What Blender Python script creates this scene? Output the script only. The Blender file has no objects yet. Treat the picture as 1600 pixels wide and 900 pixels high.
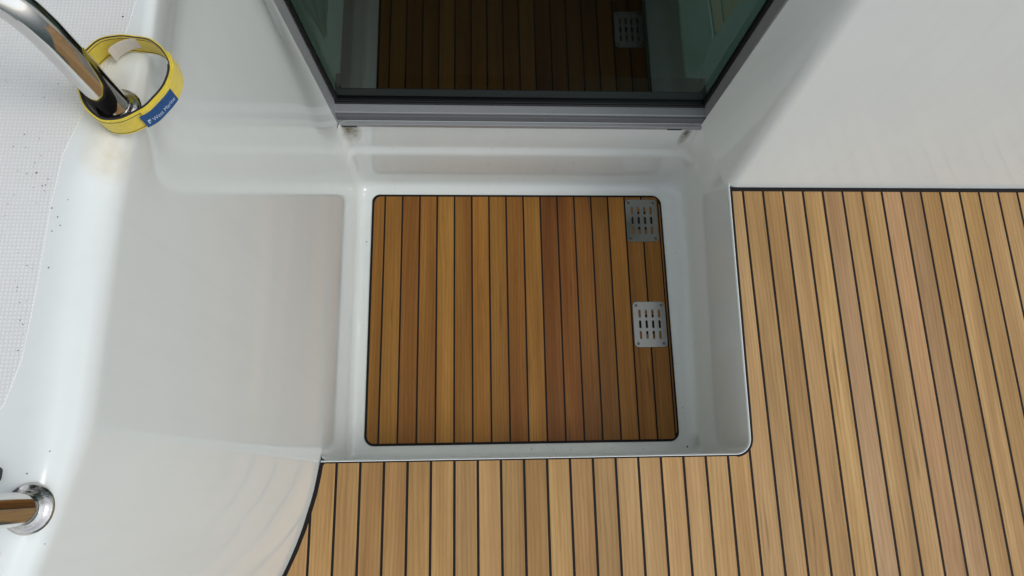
import bpy, bmesh, math, random
from mathutils import Vector, Euler, Matrix
random.seed(7)
S = bpy.context.scene
C = S.collection

# ------------------------------------------------------------------ camera
CAM = Vector((0.28518, 0.0, 1.56871))
ROT = Euler((0.26361, -0.05612, -0.01912), 'XYZ')
F = 1104.18                                   # focal length in pixels of the 1600 px wide photograph
cd = bpy.data.cameras.new('camera'); cam = bpy.data.objects.new('camera', cd); C.objects.link(cam)
cd.sensor_width = 36; cd.lens = F / 1600 * 36; cd.clip_start = 0.01; cd.clip_end = 500
cam.location = CAM; cam.rotation_euler = ROT
S.camera = cam

# ------------------------------------------------------------------ light
SUN_EL, SUN_AZ = math.radians(56), math.radians(-16)     # azimuth from +X towards +Y: bright overcast, from the right
w = bpy.data.worlds.new('World'); S.world = w; w.use_nodes = True
nt = w.node_tree; bg = nt.nodes['Background']
sky = nt.nodes.new('ShaderNodeTexSky'); sky.sky_type = 'NISHITA'; sky.sun_disc = False
sky.sun_elevation = SUN_EL; sky.sun_rotation = math.radians(90) - SUN_AZ
sky.dust_density = 1.0; sky.air_density = 1.0; sky.ozone_density = 1.0
hs = nt.nodes.new('ShaderNodeHueSaturation'); hs.inputs['Saturation'].default_value = 0.27
nt.links.new(sky.outputs[0], hs.inputs['Color']); nt.links.new(hs.outputs[0], bg.inputs[0])
bg.inputs[1].default_value = 0.15
sd = bpy.data.lights.new('sun', 'SUN'); sd.energy = 0.5; sd.angle = math.radians(18); sd.color = (1, .995, .97)
sun = bpy.data.objects.new('sun', sd); C.objects.link(sun)
sv = Vector((math.cos(SUN_EL) * math.cos(SUN_AZ), math.cos(SUN_EL) * math.sin(SUN_AZ), math.sin(SUN_EL)))
sun.rotation_euler = sv.to_track_quat('Z', 'Y').to_euler(); sun.location = sv * 20
vs = S.view_settings
vs.view_transform = 'Standard'; vs.look = 'None'; vs.gamma = 1; vs.exposure = 0.40; vs.use_curve_mapping = False

# ------------------------------------------------------------------ helpers
def px(x, y, z):
    """the point at height z that the photograph's pixel (x, y) looks at"""
    d = ROT.to_matrix() @ Vector(((x - 800) / F, -(y - 450) / F, -1))
    return CAM + d * ((z - CAM.z) / d.z)

def obj(name, bm, mat, parent=None, smooth=False):
    me = bpy.data.meshes.new(name)
    if isinstance(bm, bmesh.types.BMesh):
        bm.normal_update(); bm.to_mesh(me); bm.free()
    else:
        me = bm
    o = bpy.data.objects.new(name, me); C.objects.link(o)
    me.materials.clear(); me.materials.append(mat)
    if parent: o.parent = parent
    if smooth:
        for p in me.polygons: p.use_smooth = True
    return o

def empty(name, loc=(0, 0, 0)):
    o = bpy.data.objects.new(name, None); C.objects.link(o); o.location = loc; o.empty_display_size = .05
    return o

def tag(o, label, cat, group=None):
    o['label'] = label; o['category'] = cat
    if group: o['group'] = group
    return o

def struct(o): o['kind'] = 'structure'; return o

def prism(poly, z0, z1, ch=0.0):
    """closed prism over a counter-clockwise outline; ch chamfers the top edge"""
    bm = bmesh.new(); n = len(poly)
    def ring(off, z):
        r = []
        for i in range(n):
            p = Vector(poly[i]); a = Vector(poly[i - 1]); b = Vector(poly[(i + 1) % n])
            if off:
                d1 = (p - a); d2 = (b - p)
                n1 = Vector((-d1.y, d1.x)).normalized(); n2 = Vector((-d2.y, d2.x)).normalized()
                m = n1 + n2
                if m.length > 1e-6:
                    m.normalize(); m *= off / max(.4, m.dot(n1))
                    p = p + m
            r.append(bm.verts.new((p.x, p.y, z)))
        return r
    rs = [ring(0, z0), ring(0, z1 - ch)]
    if ch: rs.append(ring(ch, z1))
    for a, b in zip(rs, rs[1:]):
        for i in range(n): bm.faces.new((a[i], a[(i + 1) % n], b[(i + 1) % n], b[i]))
    bm.faces.new(rs[-1]); bm.faces.new(rs[0][::-1])
    return bm

def box(bm, x0, x1, y0, y1, z0, z1, bev=0):
    r = bmesh.ops.create_cube(bm, size=1, matrix=Matrix.LocRotScale(((x0 + x1) / 2, (y0 + y1) / 2, (z0 + z1) / 2), None, (x1 - x0, y1 - y0, z1 - z0)))
    if bev:
        es = list({e for v in r['verts'] for e in v.link_edges})
        bmesh.ops.bevel(bm, geom=es, offset=bev, segments=2, profile=.5, affect='EDGES')
    return bm

def loft(rings, closed=False, caps=False):
    bm = bmesh.new(); vr = [[bm.verts.new(p) for p in r] for r in rings]
    for a, b in zip(vr, vr[1:]):
        m = len(a)
        for i in range(m if closed else m - 1):
            q = (a[i], a[(i + 1) % m], b[(i + 1) % m], b[i])
            if len({v for v in q}) == 4: bm.faces.new(q)
    if caps: bm.faces.new(vr[0][::-1]); bm.faces.new(vr[-1])
    return bm

def rrect(x0, x1, y0, y1, r, n=6):
    if not isinstance(r, (tuple, list)): r = [r] * 4
    pts = []
    for k, (cx, cy, sx, sy) in enumerate(((x1, y1, -1, -1), (x0, y1, 1, -1), (x0, y0, 1, 1), (x1, y0, -1, 1))):
        rr = r[k]
        for i in range(n + 1):
            a = math.pi / 2 * (k + i / n)
            pts.append((cx + sx * rr + rr * math.cos(a), cy + sy * rr + rr * math.sin(a)))
    return pts                                   # counter-clockwise from the right-back corner

def tube(path, rad, seg=28):
    rings = []; n = len(path); up = None
    for i, p in enumerate(path):
        t = (path[min(i + 1, n - 1)] - path[max(i - 1, 0)]).normalized()
        if up is None: up = t.orthogonal().normalized()
        up = (up - t * up.dot(t)).normalized(); sd_ = t.cross(up)
        r = rad[i] if isinstance(rad, (list, tuple)) else rad
        rings.append([p + (up * math.cos(a) + sd_ * math.sin(a)) * r for a in (2 * math.pi * k / seg for k in range(seg))])
    return loft(rings, True, True)

def curve_mesh(outlines, ext, bev):
    """flat plate with holes from 2-D outlines"""
    cu = bpy.data.curves.new('outline', 'CURVE'); cu.dimensions = '2D'; cu.fill_mode = 'BOTH'
    cu.extrude = ext; cu.bevel_depth = bev; cu.bevel_resolution = 1
    for pts in outlines:
        s = cu.splines.new('POLY'); s.points.add(len(pts) - 1); s.use_cyclic_u = True
        for q, p in zip(s.points, pts): q.co = (p[0], p[1], 0, 1)
    o = bpy.data.objects.new('outline', cu); C.objects.link(o)
    dg = bpy.context.evaluated_depsgraph_get()
    me = bpy.data.meshes.new_from_object(o.evaluated_get(dg))
    bpy.data.objects.remove(o); bpy.data.curves.remove(cu)
    return me

def smoothstep(a, b, x):
    t = min(1, max(0, (x - a) / (b - a))); return t * t * (3 - 2 * t)

# ------------------------------------------------------------------ materials
class M:
    def __init__(s, name, **kw):
        s.m = bpy.data.materials.new(name); s.m.use_nodes = True; s.t = s.m.node_tree
        s.b = s.t.nodes['Principled BSDF']
        for k, v in kw.items(): s.set(k, v)
    def set(s, k, v):
        i = s.b.inputs[{'base': 'Base Color', 'rough': 'Roughness', 'metal': 'Metallic', 'spec': 'Specular IOR Level', 'coat': 'Coat Weight', 'coatr': 'Coat Roughness', 'ior': 'IOR', 'trans': 'Transmission Weight', 'sheen': 'Sheen Weight', 'aniso': 'Anisotropic'}[k]]
        if isinstance(v, bpy.types.NodeSocket): s.t.links.new(v, i)
        else: i.default_value = (*v, 1) if isinstance(v, tuple) else v
    def n(s, kind, **kw):
        o = s.t.nodes.new('ShaderNode' + kind)
        for k, v in kw.items():
            if hasattr(o, k) and not k.startswith('i_'): setattr(o, k, v)
        return o
    def link(s, a, b): s.t.links.new(a, b)
    def coord(s, scale=(1, 1, 1), loc=None, out='Object'):
        c = s.n('TexCoord'); mp = s.n('Mapping'); s.link(c.outputs[out], mp.inputs[0]); mp.inputs['Scale'].default_value = scale
        if loc is not None:
            if isinstance(loc, bpy.types.NodeSocket): s.link(loc, mp.inputs['Location'])
            else: mp.inputs['Location'].default_value = loc
        return mp.outputs[0]
    def noise(s, vec, scale, detail=3, rough=.55, dist=0):
        o = s.n('TexNoise'); s.link(vec, o.inputs['Vector']); o.inputs['Scale'].default_value = scale
        o.inputs['Detail'].default_value = detail; o.inputs['Roughness'].default_value = rough; o.inputs['Distortion'].default_value = dist
        return o.outputs[0]
    def ramp(s, v, stops):
        o = s.n('ValToRGB'); s.link(v, o.inputs[0]); e = o.color_ramp.elements
        while len(e) < len(stops): e.new(.5)
        for q, (p, c) in zip(e, stops): q.position = p; q.color = (*c, 1) if isinstance(c, tuple) else (c, c, c, 1)
        return o.outputs[0]
    def mix(s, f, a, b, mode='MIX'):
        o = s.n('Mix', data_type='RGBA', blend_type=mode)
        for i, v in ((0, f), (6, a), (7, b)):
            if isinstance(v, bpy.types.NodeSocket): s.link(v, o.inputs[i])
            elif i == 0: o.inputs[0].default_value = v
            else: o.inputs[i].default_value = (*v, 1)
        return o.outputs[2]
    def math(s, op, a, b=0.0, c=None):
        o = s.n('Math', operation=op)
        for i, v in enumerate((a, b) if c is None else (a, b, c)):
            if isinstance(v, bpy.types.NodeSocket): s.link(v, o.inputs[i])
            else: o.inputs[i].default_value = v
        return o.outputs[0]
    def bump(s, h, dist, strength=1.0):
        o = s.n('Bump'); s.link(h, o.inputs['Height']); o.inputs['Distance'].default_value = dist; o.inputs['Strength'].default_value = strength
        s.link(o.outputs[0], s.b.inputs['Normal']); return o

def spot_mask(m, co, centre, radii, soft=1.0):
    """1 at the centre of an ellipsoid, 0 outside it"""
    v = m.n('VectorMath', operation='SUBTRACT'); m.link(co, v.inputs[0]); v.inputs[1].default_value = centre
    q = m.n('VectorMath', operation='DIVIDE'); m.link(v.outputs[0], q.inputs[0]); q.inputs[1].default_value = radii
    l = m.n('VectorMath', operation='LENGTH'); m.link(q.outputs[0], l.inputs[0])
    return m.math('MAXIMUM', m.math('SUBTRACT', 1.0, l.outputs['Value']), 0.0)

def speck(m, co, scale, keep, size):
    """sparse dark grit: small round cells, most of them switched off"""
    v = m.n('TexVoronoi'); m.link(co, v.inputs['Vector']); v.inputs['Scale'].default_value = scale
    sep = m.n('SeparateColor'); m.link(v.outputs['Color'], sep.inputs[0])
    on = m.math('GREATER_THAN', sep.outputs[0], 1 - keep)
    rad = m.math('MULTIPLY', sep.outputs[1], size)
    return m.math('MULTIPLY', on, m.math('LESS_THAN', v.outputs['Distance'], rad))

def gelcoat(name, grit=0.0, stains_and_bounce=(), base=(.785, .82, .79)):
    m = M(name, rough=.13, spec=.5, coat=.0, coatr=.06)
    co = m.coord()
    n1 = m.noise(co, 5, 4); n2 = m.noise(co, 60, 3)
    r = m.ramp(n1, [(.3, tuple(c * .965 for c in base)), (.7, base)])
    run = m.n('Mapping'); m.link(co, run.inputs[0]); run.inputs['Scale'].default_value = (1, 1, .05)
    r = m.mix(m.ramp(m.noise(run.outputs[0], 45, 4, .6), [(.5, 0.0), (.8, .22)]), r, tuple(c * .86 for c in base))
    for c, rad, col, k in stains_and_bounce:
        msk = m.math('MULTIPLY', spot_mask(m, co, c, rad), m.math('MULTIPLY', m.noise(co, 70, 4), k))
        cl = m.n('Clamp'); m.link(msk, cl.inputs[0])
        r = m.mix(cl.outputs[0], r, col)
    if grit:
        r = m.mix(speck(m, co, 55, grit, .09), r, (.06, .055, .045))
        r = m.mix(speck(m, co, 130, grit * .8, .13), r, (.16, .14, .11))
    m.set('base', r)
    m.set('rough', m.math('ADD', m.ramp(n2, [(.35, .03), (.75, .08)]), m.ramp(m.noise(co, 3.5, 5, .65, .4), [(.35, .0), (.8, .10)])))
    m.bump(m.noise(co, 7, 2), .0012, .09)
    return m.m

def teak(name, c0, c1, c2, rough=.5):
    m = M(name, rough=rough, spec=.25)
    info = m.n('ObjectInfo')
    off = m.n('CombineXYZ')
    for i, k in enumerate((37.0, 91.0, 53.0)): m.link(m.math('MULTIPLY', info.outputs['Random'], k), off.inputs[i])
    co = m.coord((1, 1, 1), off.outputs[0])
    st = m.n('Mapping'); m.link(co, st.inputs[0]); st.inputs['Scale'].default_value = (1, .045, 1)
    wob = m.noise(st.outputs[0], 26, 3, .5, .6)                 # broad figure along the plank
    fine = m.noise(st.outputs[0], 330, 4, .65, .1)              # pores
    st2 = m.n('Mapping'); m.link(co, st2.inputs[0]); st2.inputs['Scale'].default_value = (1, .10, 1)
    blotch = m.noise(st2.outputs[0], 9, 2)
    col = m.ramp(wob, [(.28, c0), (.5, c1), (.74, c2)])
    wv = m.n('TexWave'); m.link(st2.outputs[0], wv.inputs['Vector']); wv.bands_direction = 'X'; wv.inputs['Scale'].default_value = 34
    wv.inputs['Distortion'].default_value = 15; wv.inputs['Detail'].default_value = 2; wv.inputs['Detail Scale'].default_value = .35
    col = m.mix(m.ramp(wv.outputs[1], [(.5, 0.0), (.98, .26)]), col, tuple(c * .62 for c in c0))
    col = m.mix(m.ramp(fine, [(.42, .0), (.78, .30)]), col, tuple(c * .55 for c in c0))
    col = m.mix(.8, col, m.ramp(blotch, [(.3, .76), (.7, 1.12)]), 'MULTIPLY')
    if 'weathered' in name:
        col = m.mix(m.ramp(m.noise(st2.outputs[0], 5, 3, .6), [(.47, 0.0), (.75, .36)]), col, (.45, .31, .18))
    lines = m.noise(st.outputs[0], 75, 2, .5, .2)
    col = m.mix(m.ramp(lines, [(.66, 0.0), (.76, .55)]), col, tuple(c * .45 for c in c0))
    kn = speck(m, co, 14, .06, .05)
    col = m.mix(m.math('MULTIPLY', kn, .6), col, tuple(c * .35 for c in c0))
    col = m.mix(1.0, col, info.outputs['Color'], 'MULTIPLY')
    m.set('base', col)
    m.set('rough', m.ramp(fine, [(.3, rough - .06), (.7, rough + .14)]))
    m.bump(fine, .0004, .35)
    return m.m

MAT = {}
MAT['gel'] = gelcoat('white_gelcoat')
MAT['gel_wall'] = gelcoat('white_gelcoat_coaming', .012, [((.268, -.012, .965), (.035, .03, .03), (.58, .46, .25), 1.3), ((.267, .035, .97), (.045, .045, .03), (.58, .49, .33), 1.2)])
MAT['gel_well'] = gelcoat('white_gelcoat_well', .16, [
    ((-0.4420, 0.4100, 0.3040), (.030, .03, .07), (.23, .20, .13), 2.2), ((0.4120, 0.4100, 0.2990), (.016, .03, .07), (.20, .18, .14), 2.2),
    ((-0.0300, 0.4000, 0.1090), (.42, .05, .09), (.66, .60, .52), .6), ((0.4700, -0.3550, 0.0040), (.035, .03, .02), (.22, .2, .14), 1.0),  # first entry: the teak's warm reflection painted on the lower riser
    ((0.0700, -0.3700, 0.0040), (.5, .03, .02), (.55, .53, .42), .7)])
MAT['deck_teak'] = teak('weathered_teak', (.365, .208, .076), (.490, .288, .112), (.585, .372, .160), .5)
MAT['step_teak'] = teak('oiled_teak', (.240, .095, .016), (.325, .143, .026), (.390, .188, .040), .45)
cm = M('black_caulk', base=(.010, .008, .008), rough=.6, spec=.2); MAT['caulk'] = cm.m
ro = M('black_rubber', base=(.006, .007, .007), rough=.35); MAT['rubber'] = ro.m

def brushed(name, base, rough, sc=(1, 60, 60), metal=1.0):
    m = M(name, base=base, metal=metal); co = m.coord(sc)
    n = m.noise(co, 40, 3)
    m.set('rough', m.ramp(n, [(.3, rough * .75), (.7, rough * 1.35)])); m.bump(n, .0001, .15)
    return m.m
MAT['alu'] = brushed('anodised_aluminium', (.34, .345, .35), .45, metal=.35)
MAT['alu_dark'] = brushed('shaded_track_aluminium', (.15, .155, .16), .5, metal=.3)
MAT['plate'] = brushed('worn_stainless_plate', (.25, .255, .235), .20, (60, 1, 60))
pm = M('polished_stainless', base=(.62, .61, .59), metal=1.0); pc = pm.coord()
pm.set('rough', pm.ramp(pm.noise(pc, 120, 3), [(.35, .05), (.8, .16)])); MAT['steel'] = pm.m
wm = M('weld_stainless', base=(.55, .54, .52), metal=1.0); wc = wm.coord()
wm.set('rough', wm.ramp(wm.noise(wc, 300, 3), [(.35, .12), (.8, .4)])); wm.bump(wm.noise(wc, 300, 2), .0008, .35); MAT['weld'] = wm.m
sm = M('dark_screw', base=(.05, .05, .05), metal=.8, rough=.4); MAT['screw'] = sm.m

# non-skid: rows of tiny raised squares
ns = M('moulded_nonskid', rough=.42, spec=.4); nc = ns.coord()
sx = ns.n('SeparateXYZ'); ns.link(nc, sx.inputs[0])
K = 2 * math.pi / .0034
wx = ns.math('SINE', ns.math('MULTIPLY', sx.outputs[0], K)); wy = ns.math('SINE', ns.math('MULTIPLY', sx.outputs[1], K))
hgt = ns.math('MULTIPLY', ns.math('ADD', wx, 1), ns.math('ADD', wy, 1))
pat = ns.ramp(ns.math('MULTIPLY', hgt, .25), [(.12, .0), (.5, 1.0)])
cbase = ns.mix(pat, (.74, .74, .71), (.82, .825, .80))
cbase = ns.mix(ns.ramp(ns.noise(nc, 8, 4), [(.4, 0.0), (.8, .25)]), cbase, (.66, .65, .58))
cbase = ns.mix(speck(ns, nc, 85, .10, .16), cbase, (.07, .065, .05))
ns.set('base', cbase); ns.bump(pat, .0006, .5); MAT['nonskid'] = ns.m

# strap
yw = M('yellow_webbing', rough=.75, sheen=.3); yc = yw.coord()
yv = yw.n('TexWave'); yw.link(yc, yv.inputs['Vector']); yv.bands_direction = 'Z'; yv.inputs['Scale'].default_value = 420
yw.set('base', yw.mix(yw.ramp(yw.noise(yc, 220, 3), [(.3, 0.0), (.7, .6)]), (.80, .62, .04), (.66, .49, .025))); yw.bump(yv.outputs[1], .0003, .5); MAT['yellow'] = yw.m
MAT['loop'] = M('black_loop_pile', base=(.015, .012, .016), rough=.9, sheen=.2).m
MAT['thread'] = M('brown_thread', base=(.10, .07, .015), rough=.8).m
MAT['blue'] = M('blue_woven_label', base=(.016, .075, .22), rough=.7).m
MAT['ink'] = M('pale_blue_print', base=(.50, .62, .75), rough=.6).m
MAT['paper'] = M('cream_care_tag', base=(.66, .60, .50), rough=.7).m

# glass: thin tinted pane with its own reflection
gm = bpy.data.materials.new('tinted_door_glass'); gm.use_nodes = True; gt = gm.node_tree; gt.nodes.clear()
go = gt.nodes.new('ShaderNodeOutputMaterial'); gmx = gt.nodes.new('ShaderNodeMixShader'); fr = gt.nodes.new('ShaderNodeFresnel'); fr.inputs[0].default_value = 1.52
gg = gt.nodes.new('ShaderNodeBsdfGlossy'); gg.inputs['Roughness'].default_value = .03; gg.inputs['Color'].default_value = (.85, .95, .88, 1)
gtr = gt.nodes.new('ShaderNodeBsdfTransparent'); gtr.inputs[0].default_value = (.32, .42, .38, 1)
geo = gt.nodes.new('ShaderNodeNewGeometry'); sub = gt.nodes.new('ShaderNodeMath'); sub.operation = 'SUBTRACT'; sub.inputs[0].default_value = 1; gt.links.new(geo.outputs['Backfacing'], sub.inputs[1])
mul = gt.nodes.new('ShaderNodeMath'); mul.operation = 'MULTIPLY'; gt.links.new(fr.outputs[0], mul.inputs[0]); gt.links.new(sub.outputs[0], mul.inputs[1])      # reflect off the outer face only
gt.links.new(mul.outputs[0], gmx.inputs[0]); gt.links.new(gtr.outputs[0], gmx.inputs[1]); gt.links.new(gg.outputs[0], gmx.inputs[2]); gt.links.new(gmx.outputs[0], go.inputs[0])
MAT['glass'] = gm
MAT['sole'] = M('dark_cabin_sole', base=(.05, .03, .018), rough=.5).m
MAT['lining'] = M('cabin_lining', base=(.10, .11, .10), rough=.8).m
MAT['swatch'] = M('green_swatch_cloth', base=(.55, .85, .72), rough=.9).m
MAT['pale'] = M('pale_filler_laminate', base=(.34, .44, .40), rough=.5).m

# ------------------------------------------------------------------ water round the boat
wt = M('harbour_water_surface', base=(.03, .055, .05), rough=.06); wtc = wt.coord(); wt.bump(wt.noise(wtc, 1.3, 4), .25, .6)
b_ = bmesh.new(); bmesh.ops.create_grid(b_, x_segments=1, y_segments=1, size=400); bmesh.ops.translate(b_, verts=b_.verts, vec=(0, 0, -1.9))
struct(obj('water', b_, wt.m))

# ------------------------------------------------------------------ the setting: main deck, planked
T = 0.970                  # top of the coaming
D = 0.359                  # depth of the step well
PW, SEAM = .05, .0054
YB = .676                  # back edge of the main deck
YN = .047                  # near edge of the well
def right_edge(y): return .9035 + (y - .06) / (.676 - .06) * .0125
deck = struct(empty('deck'))
LC = [(-.0360, .047), (-.0400, .015), (-.047, -.025), (-.056, -.06), (-.0665, -.098), (-.0815, -.14), (-.1005, -.184), (-.135, -.25), (-.19, -.33), (-.27, -.42), (-.4, -.52), (-.62, -.62)]
def left_y(x, off):
    """height of the curved coaming base line at x"""
    p = [(a + off, b) for a, b in LC]
    if x >= p[0][0]: return None
    for (xa, ya), (xb, yb) in zip(p, p[1:]):
        if xb <= x <= xa: return ya + (yb - ya) * (xa - x) / (xa - xb)
    return p[-1][1]
RC = .034                 # corner radius of the opening, near right
def deck_top(x, g):
    """upper limit of the teak at x; g is the caulk width left at the border"""
    gb = g if g > 0 else 0
    xr = right_edge(.06) + RC
    y = YN - .004 - .0058
    xe = right_edge(.06) + .0082
    # rounded corner
    cx, cy = right_edge(.06) - RC, YN - .004 + RC
    if x > cx and x < xe:
        rr = RC + .0076
        dx = min(rr, x - cx)
        y = cy - math.sqrt(max(0, rr * rr - dx * dx))
    if x >= xe: return None
    l = left_y(x, gb)
    if l is not None: y = min(y, l)
    return y
Y0, XR = -.62, 2.15
bm = bmesh.new()
# caulk bed: pieces of one sheet under the planks (right area, near area)
def sheet(poly, z0=-.02, z1=-.0011): return prism(poly, z0, z1)
near_poly = [(a - .0005, b) for a, b in LC[::-1]]
near_poly = [(XR, Y0)] + [(XR, YB - .001)] + [(right_edge(YB) + .0015 - .0005, YB - .001), (right_edge(.1) + .001, .1)] + \
            [(right_edge(.06) - RC + (RC + .001) * math.cos(a), YN + RC - .0035 + (RC + .001) * math.sin(a)) for a in [math.radians(-90 * i / 8) for i in range(9)]] + \
            [(-.0325, YN - .0045)] + [(a, b) for a, b in LC[1:]]
obj('caulking', prism(near_poly, -.02, -.0011), MAT['caulk'], deck)

tones = {-1: (1, .98, .95), 0: (.95, .93, .9), 2: (.94, .87, .82), 3: (.97, .95, .92), 4: (1.06, 1.05, 1.02), 5: (.97, .98, 1.0), 6: (1.06, 1.02, .95), 7: (.97, .97, .93), 8: (.95, .93, .9),
         9: (1.05, 1.05, 1.0), 10: (.92, .85, .8), 11: (.93, .93, .92), 12: (1, 1, 1), 13: (.9, .88, .84), 14: (1.12, 1.08, 1.02), 15: (1.05, 1.02, .98), 16: (1.0, 1, 1), 17: (1.06, 1.04, 1), 18: (1, 1, 1),
         19: (.95, .95, .93), 24: (.92, .9, .86), 25: (1.0, .98, .95), 28: (.82, .78, .68), 29: (1.06, 1.06, 1.04), 32: (.9, .88, .84), 33: (1.1, 1.1, 1.08)}
def plank_outline(k):
    x0, x1 = k * PW + SEAM / 2, (k + 1) * PW - SEAM / 2
    G = .0095
    xs = [x0 + (x1 - x0) * i / 14 for i in range(15)]
    xe = right_edge(.06) + .0082
    pts = []
    if k == 18:            # the plank that turns the corner of the opening
        xs = sorted(set([x for x in xs if x < xe] + [xe - .0012, xe - .0004]))
    for x in xs:
        y = deck_top(x, G)
        if y is None: y = YB - .0115
        pts.append((x, max(Y0 + .002, y)))
    if k == 18:
        pts += [(right_edge(.12) + .0080, .12), (right_edge(YB) + .0080, YB - .0115), (x1, YB - .0115)]
    elif k > 18:
        pts = [(x0, YB - .0115), (x1, YB - .0115)]
    elif all(abs(p[1] - pts[0][1]) < 1e-6 for p in pts):
        pts = [pts[0], pts[-1]]
    if max(p[1] for p in pts) < Y0 + .02: return None
    pts = [p for p in pts if p[1] > Y0 + .003]
    return [(pts[0][0], Y0), (pts[-1][0], Y0)] + pts[::-1]
for k in range(-12, 43):
    pl = plank_outline(k)
    if not pl or len(pl) < 4: continue
    o = obj('plank', prism(pl, -.009, 0, .0004), MAT['deck_teak'], deck)
    t = tones.get(k, None)
    if t is None:
        v = random.uniform(.80, 1.08); t = (v, v * random.uniform(.94, 1.02), v * random.uniform(.86, 1.10))
    sh_ = .91 if k < 9 else 1.0                       # browner boards on the left
    o.color = (t[0] * sh_, t[1] * sh_ * (.985 if k < 9 else 1), t[2] * sh_ * (.94 if k < 9 else 1), 1)

# ------------------------------------------------------------------ the step well (white moulding)
well = tag(empty('step_well', (.43, .44, -D)), 'recessed white gelcoat step well in front of the sliding door', 'step well')
def wl(bm): # world-coordinate mesh parented to the well
    bmesh.ops.translate(bm, verts=bm.verts, vec=(-.43, -.44, D)); return bm
def bez(a, c, b, n):
    return [a * (1 - t) ** 2 + c * (2 * t * (1 - t)) + b * t * t for t in (i / n for i in range(n + 1))]
def back_y(z):
    # riser, ledge, upper riser
    return .836 + .003 * smoothstep(-.33, -.18, z) + .010 * smoothstep(-.178, -.142, z)
def well_ring(z, ins):
    xl = -.0364 + ins; yb = back_y(z) - ins; yn = YN - .004 + ins
    u = smoothstep(-.30, 0, z)
    ax = lambda y: right_edge(y) - .003 * (-z / D) - ins
    P = []
    # near right corner -> right wall
    rc = RC
    c = Vector((ax(.06) - rc, yn + rc))
    for i in range(9):
        a = math.radians(-90 + 90 * i / 8); P.append((c.x + rc * math.cos(a), c.y + rc * math.sin(a)))
    for i in range(1, 7):
        y = yn + rc + (.60 - yn - rc) * i / 6; P.append((ax(y), y))
    A = Vector((ax(.7), .765 - .075 * u - ins * .3)); B = Vector((.862 - ins * .6, yb)); CC = Vector((ax(.7), yb))
    CT = CC.lerp((A + B) / 2, .75 * u)
    for q in bez(A, CT, B, 12): P.append((q.x, q.y))
    for i in range(1, 8): P.append((.862 - ins * .6 + (xl + .035 - .862 + ins * .6) * i / 8, yb))
    for q in bez(Vector((xl + .03, yb)), Vector((xl, yb)), Vector((xl, yb - .035)), 8): P.append((q.x, q.y))
    for i in range(1, 8):
        y0 = yb - .035; P.append((xl, y0 + (yn + .02 - y0) * i / 8))
    for q in bez(Vector((xl, yn + .02)), Vector((xl, yn)), Vector((xl + .02, yn)), 6): P.append((q.x, q.y))
    for i in range(1, 8): P.append((xl + .02 + (c.x - xl - .02) * i / 8, yn))
    return [Vector((x, y, z)) for x, y in P]
RF = .024
rings = [well_ring(-D - .004, .10), well_ring(-D - .004, .03), well_ring(-D - .0035, RF + .001)]
for i in range(1, 9):
    a = math.pi / 2 * i / 8
    rings.append(well_ring(-D - .0035 + RF * (1 - math.cos(a)), RF * (1 - math.sin(a))))
for z in (-.30, -.26, -.22, -.185, -.175, -.170, -.165, -.160, -.155, -.150, -.145, -.138, -.12, -.08, -.04, -.02, -.0065):
    rings.append(well_ring(z, 0))
bm = loft(rings, True)
bm.faces.new(list(bm.verts)[:len(rings[0])])
o = obj('basin', wl(bm), MAT['gel_well'], well, True)
o.data.polygons[len(o.data.polygons) - 1].use_smooth = False
# rounded rim of the opening along its near and right sides
path = [Vector((-.034, YN - .004))] + [Vector((x, YN - .004)) for x in (.1, .3, .5, .7)]
cx, cy = right_edge(.06) - RC, YN - .004 + RC
path += [Vector((cx + RC * math.sin(a), cy - RC * math.cos(a))) for a in [math.radians(90 * i / 10) for i in range(11)]]
path += [Vector((right_edge(y), y)) for y in (.12, .25, .4, .55, YB + .02)]
rr = []
for i, p in enumerate(path):
    t = (path[min(i + 1, len(path) - 1)] - path[max(i - 1, 0)]).normalized(); nrm = Vector((-t.y, t.x))       # towards the opening
    pr = [(.0006, -.010), (.0010, -.006), (.0006, -.003), (-.0006, -.0014), (-.0016, -.0008), (-.0026, -.0008), (-.0032, -.0014), (-.0034, -.012)]
    rr.append([Vector((p.x + nrm.x * d, p.y + nrm.y * d, z)) for d, z in pr])
bm = loft(rr); obj('rim', wl(bm), MAT['gel'], well, True)

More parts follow.
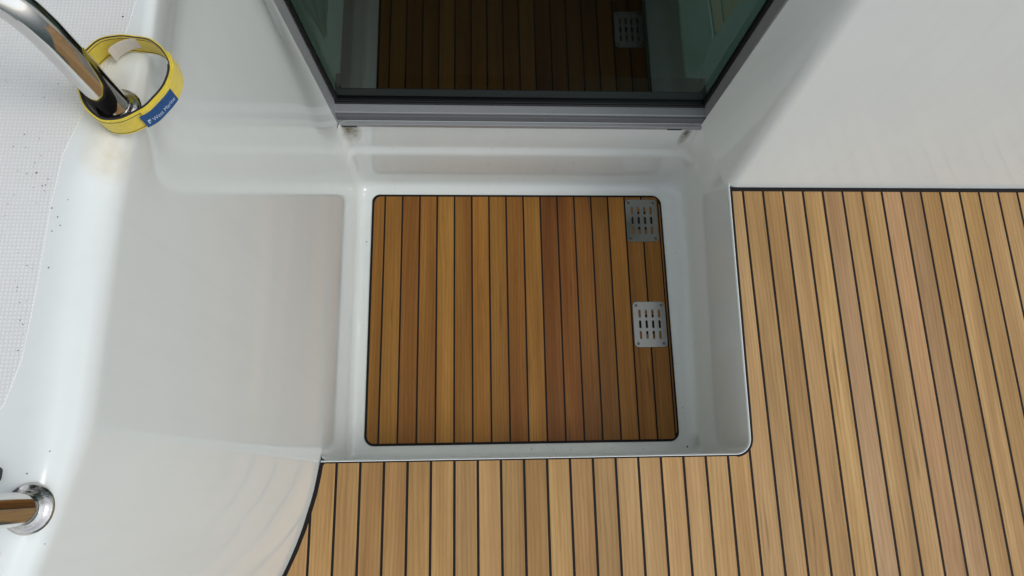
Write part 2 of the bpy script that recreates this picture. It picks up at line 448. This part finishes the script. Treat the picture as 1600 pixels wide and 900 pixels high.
# ------------------------------------------------------------------ teak panel on the floor of the well
ZS = -D
panel = tag(empty('teak_step_panel', (.43, .44, ZS)), 'dark brown planked teak panel lying in the recessed white step', 'floor panel')
PX0, PX1, PY0, PY1 = .0035, .851, .0875, .802
def pin(poly): return [(x - .43, y - .44) for x, y in poly]
edge = rrect(PX0, PX1, PY0, PY1, [.028, .022, .026, .026], 8)
obj('caulking', prism(pin(edge), -.0032, -.0010, .0005), MAT['caulk'], panel)
HOLES = [(.7908, .722), (.7908, .411)]; HR = .030  # black caulk bed shows through, standing in for the dark drain pits
def clip_panel(x0, x1, notch):
    G = .0065
    a, b, c, d = PX0 + G, PX1 - .0045, PY0 + G, PY1 - G
    x0, x1 = max(x0, a), min(x1, b)
    R = .020
    def lim(x):
        e = 0
        for ex in (a, b):
            dd = abs(x - ex)
            if dd < R: e = max(e, R - math.sqrt(max(0, R * R - (R - dd) ** 2)))
        return c + e, d - e
    n = 10 if (x0 < a + R or x1 > b - R) else 1
    xs = [x0 + (x1 - x0) * i / n for i in range(n + 1)]
    lo = [(x, lim(x)[0]) for x in xs]; hi = [(x, lim(x)[1]) for x in xs]
    right, left = [], []
    if notch:
        for hx, hy in HOLES[::-1]:
            if notch == 'R': right += [(x1 - math.sqrt(max(0, HR ** 2 - q * q)) if abs(q) < HR else x1, hy + q) for q in [-HR + 2 * HR * i / 12 for i in range(13)]]
        for hx, hy in HOLES:
            if notch == 'L': left += [(x0 + math.sqrt(max(0, HR ** 2 - q * q)) if abs(q) < HR else x0, hy + q) for q in [HR - 2 * HR * i / 12 for i in range(13)]]
    return lo + right + hi[::-1] + left
st = {0: (.95, .96, .95), 1: (.98, 1.0, 1.0), 2: (.84, .76, .75), 3: (.96, .92, .9), 4: (1.1, 1.14, 1.15), 5: (.98, .98, 1.0), 6: (1.12, 1.08, 1.0), 7: (.97, .98, .95), 8: (.88, .80, .72), 9: (1.12, 1.16, 1.15), 10: (.62, .50, .45), 11: (.74, .62, .55), 12: (.78, .72, .7), 13: (.80, .78, .72), 14: (1.12, 1.1, 1.0), 15: (.95, .92, .88), 16: (.92, .88, .8)}
X1 = .0408
for j in range(0, 17):
    x0, x1 = X1 + (j - 1) * PW + .0024, X1 + j * PW - .0024
    o = obj('plank', prism(pin(clip_panel(x0, x1, 'R' if j == 15 else 'L' if j == 16 else None)), -.0033, 0, .0003), MAT['step_teak'], panel)
    o.color = (*st[j], 1)
G = .0065
o = obj('plank', prism(pin([(.8425, PY0 + .022), (.8455, PY0 + .024), (.8455, PY1 - .03), (.8425, PY1 - .026)]), -.0033, 0), MAT['step_teak'], panel); o.color = (.9, .85, .8, 1)

# ------------------------------------------------------------------ drain grates
def slot(cx, cy, hw, hl, n=6):
    p = [(cx + hw * math.cos(a), cy + hl - hw + hw * math.sin(a)) for a in [math.pi * i / n for i in range(n + 1)]]
    return p + [(cx + hw * math.cos(a), cy - hl + hw + hw * math.sin(a)) for a in [math.pi + math.pi * i / n for i in range(n + 1)]]
outl = [rrect(-.046, .046, -.065, .065, .011, 5)]
for i in range(4):
    for j in range(3): outl.append(slot((i - 1.5) * .0185, (j - 1) * .0305, .0034, .0118))
plate_me = curve_mesh(outl, .0006, .0005)
sc = bmesh.new(); bmesh.ops.create_cone(sc, cap_ends=True, segments=16, radius1=.0042, radius2=.0036, depth=.001)
screw_me = bpy.data.meshes.new('screw'); sc.to_mesh(screw_me); sc.free()
xr = bmesh.new(); box(xr, -.0028, .0028, -.0006, .0006, 0, .0005); box(xr, -.0006, .0006, -.0028, .0028, .0001, .0006)
cross_me = bpy.data.meshes.new('cross_slot'); xr.to_mesh(cross_me); xr.free()
for lab, c, rz in (('stainless drain grate at the far corner of the teak step, nearest the sliding door', (.789, .722), .0), ('stainless drain grate halfway along the right edge of the teak step', (.791, .411), .0)):
    g = tag(empty('drain_grate', (*c, ZS + .0002)), lab, 'drain grate', 'drain grates on the teak step')
    o = obj('plate', plate_me, MAT['plate'], g); o.location = (0, 0, .0012)
    for sx_ in (-1, 1):
        for sy_ in (-1, 1):
            s_ = obj('screw', screw_me, MAT['screw'], g); s_.location = (sx_ * .0365, sy_ * .055, .0026); s_.rotation_euler.z = random.uniform(0, 3)
            k_ = obj('cross_slot', cross_me, MAT['plate'], s_); k_.location = (0, 0, .0004)

# ------------------------------------------------------------------ left coaming
coam = tag(empty('coaming', (-.3, .3, 0)), 'tall white gelcoat coaming with rounded shoulder left of the step well', 'coaming')
def cw(bm): bmesh.ops.translate(bm, verts=bm.verts, vec=(.3, -.3, 0)); return bm
base = [Vector((-.0360, y)) for y in (1.6, 1.3, 1.05, .95, .88, .84, .82, .80, .78, .76, .74, .72, .70, .68, .66, .63, .6, .55, .5, .46, .42, .38, .35, .32, .29, .26, .22, .17, .12, .085, .07)]
curve = [Vector(p) for p in LC]
# densify the curved part (Catmull-Rom) and round the convex corner
dense = []
for i in range(len(curve) - 1):
    p0, p1, p2, p3 = curve[max(0, i - 1)], curve[i], curve[i + 1], curve[min(len(curve) - 1, i + 2)]
    for k in range(4):
        t = k / 4
        dense.append(.5 * ((2 * p1) + (p2 - p0) * t + (2 * p0 - 5 * p1 + 4 * p2 - p3) * t * t + (3 * p1 - p0 - 3 * p2 + p3) * t ** 3))
dense.append(curve[-1])
corner = bez(Vector((-.0360, .06)), Vector((-.0360, .047)), dense[2], 6)
pth = base + corner + dense[3:]
rings = []; inner = []
raw = []
for i, p in enumerate(pth):
    t = (pth[min(i + 1, len(pth) - 1)] - pth[max(i - 1, 0)]).normalized(); raw.append(Vector((-t.y, t.x)))      # points out of the coaming (+X)
for i, p in enumerate(pth):
    nrm = Vector((0, 0))
    for q, m_ in zip(pth, raw): nrm += m_ * math.exp(-((q - p).length / .05) ** 2)
    nrm.normalize()
    far = smoothstep(.25, .38, p.y)
    near = smoothstep(.06, -.02, p.y)
    r = .036 * (1 - far) + .009 * far
    r = r * (1 - .3 * near)
    bulge = lambda z: .020 * far * smoothstep(.86, .96, z)          # the top swells outwards under the post
    lean = lambda z: .078 * max(0, z) * smoothstep(.70, .87, p.y)      # draws back beside the door frame
    ring = []
    for z in (-.012, .15, .3, .5, .7, .8, .85, .88, .90, .92, T - r - .006, T - r):
        ring.append(Vector((p.x + nrm.x * (bulge(z) - lean(z)), p.y + nrm.y * bulge(z), z)))
    e = p + nrm * (bulge(T - r) - lean(T - r))
    for k in range(1, 11):
        a = math.pi / 2 * k / 10
        q = e - nrm * r * (1 - math.cos(a)); ring.append(Vector((q.x, q.y, T - r + r * math.sin(a))))
    q = e - nrm * (r + .006); ring.append(Vector((q.x, q.y, T)))
    rings.append(ring); inner.append(ring[-1])
bm = loft(rings)
obj('side_moulding', cw(bm), MAT['gel_wall'], coam, True)
capv = inner + [Vector((-1.5, inner[-1].y, T)), Vector((-1.5, inner[0].y, T))]
bm = bmesh.new(); bm.faces.new([bm.verts.new(v) for v in capv]); bmesh.ops.triangulate(bm, faces=bm.faces[:])
bmesh.ops.recalc_face_normals(bm, faces=bm.faces)
if bm.faces[0].normal.z < 0: bmesh.ops.reverse_faces(bm, faces=bm.faces)
obj('top_moulding', cw(bm), MAT['gel_wall'], coam)
def pad(pts): return prism([(x, y) for x, y in pts], T - .001, T + .0006, .0005)
def ccw(p):
    a = sum(p[i - 1][0] * p[i][1] - p[i][0] * p[i - 1][1] for i in range(len(p))); return p if a > 0 else p[::-1]
n1 = [(-.030, 1.5), (-.030, .8), (-.028, .6), (-.028, .47), (-.036, .415), (-.050, .365), (-.066, .322), (-.0765, .285), (-.0795, .24), (-.0805, .163), (-.083, .103), (-.091, .066), (-.102, .047), (-.125, .036), (-1.4, .036), (-1.4, 1.5)]
n2 = [(-.215, -.040), (-.085, -.040), (-.078, -.043), (-.075, -.050), (-.079, -.072), (-.094, -.12), (-.118, -.17), (-.165, -.24), (-.23, -.325), (-.40, -.45), (-1.4, -.5), (-1.4, -.040)]
for q in (n1, n2): obj('nonskid_panel', cw(pad(ccw(q))), MAT['nonskid'], coam)

# ------------------------------------------------------------------ bulkhead and reveal right of the door
bulk = tag(empty('bulkhead', (1.6, .72, 0)), 'plain white cabin bulkhead rising behind the right-hand teak deck', 'wall')
def bw(bm): bmesh.ops.translate(bm, verts=bm.verts, vec=(-1.6, -.72, 0)); return bm
rings = []
for z in (-.014, .05, .12, .25, .4, .55, .7, .9, 1.2, 1.6, 2.02):
    p0 = Vector((.8655 + .024 * min(z, .9), .846)); k = Vector((.917, YB + .115 * z)); p1 = Vector((2.6, YB + .115 * z))
    d0 = (p0 - k).normalized(); R = .022
    a = k + d0 * R; b = k + Vector((1, 0)) * R
    plan = [p0, p0.lerp(a, .3), p0.lerp(a, .65)] + bez(a, k, b, 8) + [b.lerp(p1, t) for t in (.1, .3, .6, 1)]
    rings.append([Vector((v.x, v.y, z)) for v in plan])
bm = loft(rings); bmesh.ops.recalc_face_normals(bm, faces=bm.faces)
obj('panel', bw(bm), MAT['gel'], bulk, True)

# ------------------------------------------------------------------ sliding door
YF = .838
door = tag(empty('sliding_door', (.41, YF, -.02)), 'dark tinted glass sliding door in a grey aluminium frame', 'door')
def dw(bm): bmesh.ops.translate(bm, verts=bm.verts, vec=(-.41, -YF, .02)); return bm
XA, XB, ZT = -.075, .876, 1.9
b_ = bmesh.new(); box(b_, XA, XB, YF + .001, .95, -.022, -.008, .0012); obj('sill_lip', dw(b_), MAT['alu'], door)
b_ = bmesh.new(); box(b_, XA, XB, YF + .012, .95, -.0085, .013, .001); obj('sill_track', dw(b_), MAT['alu_dark'], door)
b_ = bmesh.new(); box(b_, XA, XB, YF + .018, .884, .0132, .020, .0015); obj('bottom_rail', dw(b_), MAT['alu'], door)
b_ = bmesh.new(); box(b_, XA, XB, YF + .039, .893, .0202, .0265, .002); box(b_, XA, XB, YF + .043, .8925, .0267, .030, .0012); obj('gasket', dw(b_), MAT['rubber'], door)
def slanted(xb0, xb1, xt0, xt1, y0, y1, z0, z1, bev=.001):
    bm = bmesh.new(); v = []
    for z, (a, b) in ((z0, (xb0, xb1)), (z1, (xt0, xt1))):
        v.append([bm.verts.new((x, y, z)) for x, y in ((a, y0), (b, y0), (b, y1), (a, y1))])
    for i in range(4): bm.faces.new((v[0][i], v[0][(i + 1) % 4], v[1][(i + 1) % 4], v[1][i]))
    bm.faces.new(v[0][::-1]); bm.faces.new(v[1]); bmesh.ops.bevel(bm, geom=bm.edges[:], offset=bev, segments=2, affect='EDGES'); return bm
obj('jamb', dw(slanted(-.110, -.0345, -.249, -.1725, YF + .003, .8965, -.0205, ZT)), MAT['alu'], door)
obj('jamb', dw(slanted(.868, .940, .889, .980, YF + .0085, .8965, .0206, ZT)), MAT['alu'], door)
obj('gasket', dw(slanted(-.035, -.030, -.173, -.168, YF + .041, .892, .0305, ZT, .0015)), MAT['rubber'], door)
obj('gasket', dw(slanted(.860, .8685, .880, .8895, YF + .041, .892, .0305, ZT, .002)), MAT['rubber'], door)
b_ = bmesh.new(); box(b_, -.20, .90, .888, .894, .022, ZT); obj('glass_pane', dw(b_), MAT['glass'], door)
b_ = bmesh.new(); box(b_, XA, XB, .8945, .958, .0135, .026, .002); obj('inner_black_strip', dw(b_), MAT['rubber'], door)  # added black strip, darkens what shows through the foot of the glass
for x in (-.008, .80):
    b_ = bmesh.new(); box(b_, x - .018, x + .018, YF - .0006, YF + .004, -.0205, -.0175); obj('drain_slot', dw(b_), MAT['rubber'], door)

# dark saloon behind the glass
room = struct(empty('saloon'))
b_ = bmesh.new(); box(b_, -.6, 1.6, .96, 3.0, -.5, -.45); obj('cabin_sole', b_, MAT['sole'], room)
b_ = bmesh.new(); box(b_, -.65, -.6, .96, 3.0, -.5, 2.0); box(b_, 1.6, 1.65, .96, 3.0, -.5, .1); box(b_, 1.6, 1.65, .96, 3.0, 1.5, 2.0); box(b_, -.65, 1.65, 3.0, 3.05, -.5, 2.0); box(b_, -.65, .8, .96, 3.05, 2.0, 2.05); obj('cabin_lining', b_, MAT['lining'], room)  # ceiling and right wall left partly open so skylight reaches the interior

e0 = px(1064, 75, -.1)
lk = tag(empty('cabin_filler_box', (e0.x, 1.0, -.45)), 'pale locker added inside the cabin for the green area in the door glass', 'filler')  # added box, there to give the right of the glass its green tone
b_ = bmesh.new(); box(b_, 0, .62, -.03, 1.4, 0, .35, .006); obj('carcass', b_, MAT['pale'], lk)
b_ = bmesh.new(); box(b_, -.004, .62, -.034, 1.4, .352, .368, .006); obj('lid', b_, MAT['pale'], lk)
# added curtain behind the glass, standing in for a reflection-like teal shape
d_ = px(512, 80, 0) - CAM; tip = CAM + d_ * (.93 / d_.y)
cu_ = tag(empty('swatch', (tip.x, .93, tip.z)), 'teal green curtain added behind the left side of the door glass for a blurry teal shape', 'swatch')
rg = []
for i in range(25):
    h = 1.5 * (i / 24) ** 1.4; wd = .006 + .040 * smoothstep(0, .22, h); row = []
    for j in range(33):
        a = j / 32; row.append(Vector(((a - .5) * wd * 2, .012 * math.sin(a * 19 + h * 2) * min(1, .4 + h * 2) + .02 + .02 * h, h + .035 * abs(math.sin(a * 7.3)) * (1 - smoothstep(0, .25, h)))))
    rg.append(row)
obj('cloth', loft(rg), MAT['swatch'], cu_, True)

# ------------------------------------------------------------------ stanchions of the grab rails
def post(label, base, pts, group='rail posts on the coaming'):
    r = tag(empty('rail_post', base), label, 'rail post', group)
    P = [Vector(p) for p in pts]
    sm_ = []
    for i in range(len(P) - 1):
        a, b, c, d = P[max(0, i - 1)], P[i], P[i + 1], P[min(len(P) - 1, i + 2)]
        for k in range(6):
            t = k / 6; sm_.append(.5 * ((2 * b) + (c - a) * t + (2 * a - 5 * b + 4 * c - d) * t * t + (3 * b - a - 3 * c + d) * t ** 3))
    sm_.append(P[-1])
    obj('tube', tube(sm_, .0128, 40), MAT['steel'], r, True)
    rg = []
    for rad, z in ((.0192, 0), (.0198, .0012), (.0192, .0032), (.0176, .0052), (.0156, .0062), (.0145, .0072), (.0137, .0088), (.0128, .0095)):
        rg.append([Vector((rad * math.cos(a), rad * math.sin(a), z)) for a in [2 * math.pi * k / 48 for k in range(48)]])
    obj('flange', loft(rg, True), MAT['weld'], r, True)
    return r
p1 = px(187, 171, T)
post('stainless rail post with a yellow strap looped round its foot', p1, [(0, 0, 0), (0, 0, .05), (0, 0, .10), (-.001, 0, .125), (-.008, .002, .148), (-.028, .004, .17), (-.08, .01, .192), (-.2, .03, .21), (-.4, .05, .215)])
p2 = px(46, 795, T)
post('stainless rail post with polished round flange near the lower left corner', p2, [(0, 0, 0), (0, 0, .06), (0, 0, .13), (-.004, 0, .18), (-.03, .0, .22), (-.09, 0, .245), (-.25, 0, .255), (-.4, 0, .255)])

# ------------------------------------------------------------------ yellow strap
SH = .0240
rim_px = [(124, 98), (129, 83), (144, 67), (161, 58.5), (180, 56), (199, 55.5), (217, 57), (237, 63), (254, 77), (264, 95), (264, 113), (259, 130), (248, 145), (236, 157), (220, 170), (200, 182), (181, 187), (161, 187), (146, 179.5), (134, 167), (126, 152), (122, 134), (121, 115)]
ZR = T + .0015 + SH
loop = [px(x, y, ZR).xy for x, y in rim_px]
cen = sum(loop, Vector((0, 0))) / len(loop)
strap = tag(empty('hook_and_loop_strap', (cen.x, cen.y, T + .0012)), 'yellow hook and loop strap coiled around the foot of a steel rail post', 'strap')
N = len(loop)
def crv(u):
    u %= N; i = int(u); t = u - i
    a, b, c, d = (loop[(i + k - 1) % N] for k in range(4))
    return .5 * ((2 * b) + (c - a) * t + (2 * a - 5 * b + 4 * c - d) * t * t + (3 * b - a - 3 * c + d) * t ** 3)
def nrmv(u):
    d = crv(u + .05) - crv(u - .05); n_ = Vector((d.y, -d.x)).normalized()
    return n_ if n_.dot(crv(u) - cen) > 0 else -n_
def band(u0, u1, o0, o1, z0, z1, n=120, wob=.0006):
    rg = []
    for i in range(n + 1):
        u = u0 + (u1 - u0) * i / n; p = crv(u) - cen; q = nrmv(u)
        dz = wob * math.sin(u * 1.7 + 1) + wob * .6 * math.sin(u * 3.1)
        rg.append([Vector((p.x + q.x * o, p.y + q.y * o, z + dz)) for o, z in ((o0, z0), (o1, z0), (o1, z1), (o0, z1))])
    return loft(rg, True, True)
obj('webbing', band(0, N, -.0011, .0011, 0, SH), MAT['yellow'], strap)
obj('loop_pile', band(9.2, 22.8, -.0026, -.0012, .0012, SH - .0004, 100), MAT['loop'], strap)
obj('edge_binding', band(0, N, -.0012, -.0002, SH - .0002, SH + .0004, 140), MAT['loop'], strap)
obj('end_tab', band(8.3, 14.2, .0013, .0027, .0003, SH - .0006, 60), MAT['yellow'], strap)
for zz in (.0022, SH - .0030): obj('stitching', band(0, N, .0009, .00135, zz, zz + .0006, 140), MAT['thread'], strap)
for zz in (.0022, SH - .0030): obj('stitching', band(0.2, 9.0, -.00135, -.0009, zz, zz + .0006, 100), MAT['thread'], strap)
lab = obj('woven_label', band(11.15, 14.45, .0028, .0034, .0014, SH - .0045, 60), MAT['blue'], strap)
# printed lettering, bent round the label
tc = bpy.data.curves.new('t', 'FONT'); tc.body = 'West Marine'; tc.size = .0085; tc.extrude = 0; tc.resolution_u = 3
to = bpy.data.objects.new('t', tc); C.objects.link(to)
tme = bpy.data.meshes.new_from_object(to.evaluated_get(bpy.context.evaluated_depsgraph_get()))
bpy.data.objects.remove(to); bpy.data.curves.remove(tc)
bm = bmesh.new(); bm.from_mesh(tme)
bmesh.ops.subdivide_edges(bm, edges=[e for e in bm.edges if e.calc_length() > .002], cuts=2)
wid = max(v.co.x for v in bm.verts) - min(v.co.x for v in bm.verts)
# pennant mark in front of the words
def mark(pts):
    bm.faces.new([bm.verts.new((x, y, 0)) for x, y in pts])
mark([(-.0078, -.0006), (-.0070, -.0006), (-.0062, .0066), (-.0070, .0066)]); mark([(-.0066, .0064), (-.0068, .0034), (-.0018, .0040), (-.0040, .0052), (-.0014, .0066)]); mark([(-.0068, .0026), (-.0070, .0006), (-.0036, .0014)])
# arc length table along the label, from its lower left end
us = [14.25 - 3.0 * i / 200 for i in range(201)]; acc = [0]
for a, b in zip(us, us[1:]): acc.append(acc[-1] + (crv(b) - crv(a)).length)
TOT = acc[-1]; k = (TOT * .97) / (wid + .0085)
def at_len(s):
    s = max(0, min(TOT, s))
    for i in range(200):
        if acc[i + 1] >= s: return us[i] + (us[i + 1] - us[i]) * (s - acc[i]) / max(1e-9, acc[i + 1] - acc[i])
    return us[-1]
for v in bm.verts:
    u = at_len((v.co.x + .0082) * k); p = crv(u) - cen; q = nrmv(u)
    v.co = Vector((p.x + q.x * .0036, p.y + q.y * .0036, .0056 + v.co.y * .85 + .0006 * math.sin(u * 1.7 + 1)))
obj('printed_lettering', bm, MAT['ink'], lab)
# cream care tag on the inner face, its corner curled inwards
rg = []
for i in range(9):
    u = 3.0 + 2.6 * i / 8; p = crv(u) - cen; q = nrmv(u); c_ = .0012 + .012 * (1 - i / 8) ** 2
    rg.append([Vector((p.x - q.x * (c_ + d), p.y - q.y * (c_ + d), z)) for d, z in ((0, .008 - .003 * (1 - i / 8)), (.0004, .008 - .003 * (1 - i / 8)), (.0004, SH - .002), (0, SH - .002))])
obj('care_tag', loft(rg, True, True), MAT['paper'], strap)
# frayed end of the tab
rnd = random.Random(3); bm = bmesh.new()
for i in range(26):
    u = 8.35 + rnd.uniform(-.05, .25); p = crv(u) - cen; q = nrmv(u); z = rnd.uniform(.001, SH - .001)
    a = Vector((p.x + q.x * .0016, p.y + q.y * .0016, z)); d = Vector((q.x, q.y, 0)) * rnd.uniform(.002, .005) + Vector((rnd.uniform(-1, 1), rnd.uniform(0, 2), rnd.uniform(-1, 1))) * .002
    s = Vector((.0003, .0003, 0)); v = [bm.verts.new(x) for x in (a - s, a + s, a + d)]; bm.faces.new(v)
obj('frayed_end', bm, MAT['yellow'], strap)

# dark cleat foot just entering the frame at the left edge
p3 = px(-13, 742, T)
b_ = prism(rrect(-.012, .008, -.006, .006, .0035, 5), 0, .009, .002)
fit = tag(obj('rubber_stop', b_, MAT['rubber']), 'small black rubber stop at the left edge above the flanged post', 'stop'); fit.location = p3

# grit and sand grains lying on the non-skid, the coaming and the floor of the well
rnd = random.Random(11); bm = bmesh.new()
ZF = -D - .004
gr = [(x, y, T + .0008) for x, y in ((66, 290), (71, 289), (69, 298), (81, 325), (22, 305), (28, 267), (75, 280), (57, 317), (52, 293), (90, 339), (94, 352), (81, 361), (57, 270), (38, 210), (21, 229), (69, 152), (76, 418))] + \
     [(x, y, T + .0002) for x, y in ((106, 312), (42, 740), (78, 705), (70, 850))] + \
     [(x, y, ZF) for x, y in ((1067, 637), (1069, 652), (1083, 653), (1074, 698), (1077, 700), (865, 702), (892, 703), (957, 700), (555, 640), (559, 653), (555, 708), (590, 708), (836, 705), (1005, 702), (986, 706), (604, 287), (722, 288), (750, 288), (1055, 395))]
for x, y, z in gr:
    p = px(x, y, z); sz = rnd.uniform(.0005, .0011) * (.7 if z > 0 else 1.6)
    if (x, y) == (1074, 698): sz = .0042
    bmesh.ops.create_icosphere(bm, subdivisions=1, radius=1, matrix=Matrix.LocRotScale(p, Euler((0, 0, rnd.uniform(0, 3))), (sz * rnd.uniform(.7, 1.5), sz, sz * .45)))
for i in range(60):
    p = px(rnd.uniform(-10, 95), rnd.uniform(120, 600), T + .0008)
    if p.x > -.085: continue
    sz = rnd.uniform(.0002, .0005)
    bmesh.ops.create_icosphere(bm, subdivisions=1, radius=1, matrix=Matrix.LocRotScale(p, None, (sz, sz * 1.2, sz * .5)))
g = obj('grit', bm, M('dark_grit', base=(.05, .045, .035), rough=.9).m); g['kind'] = 'stuff'; g['label'] = 'dark grains of grit scattered over the white gelcoat'; g['category'] = 'grit'
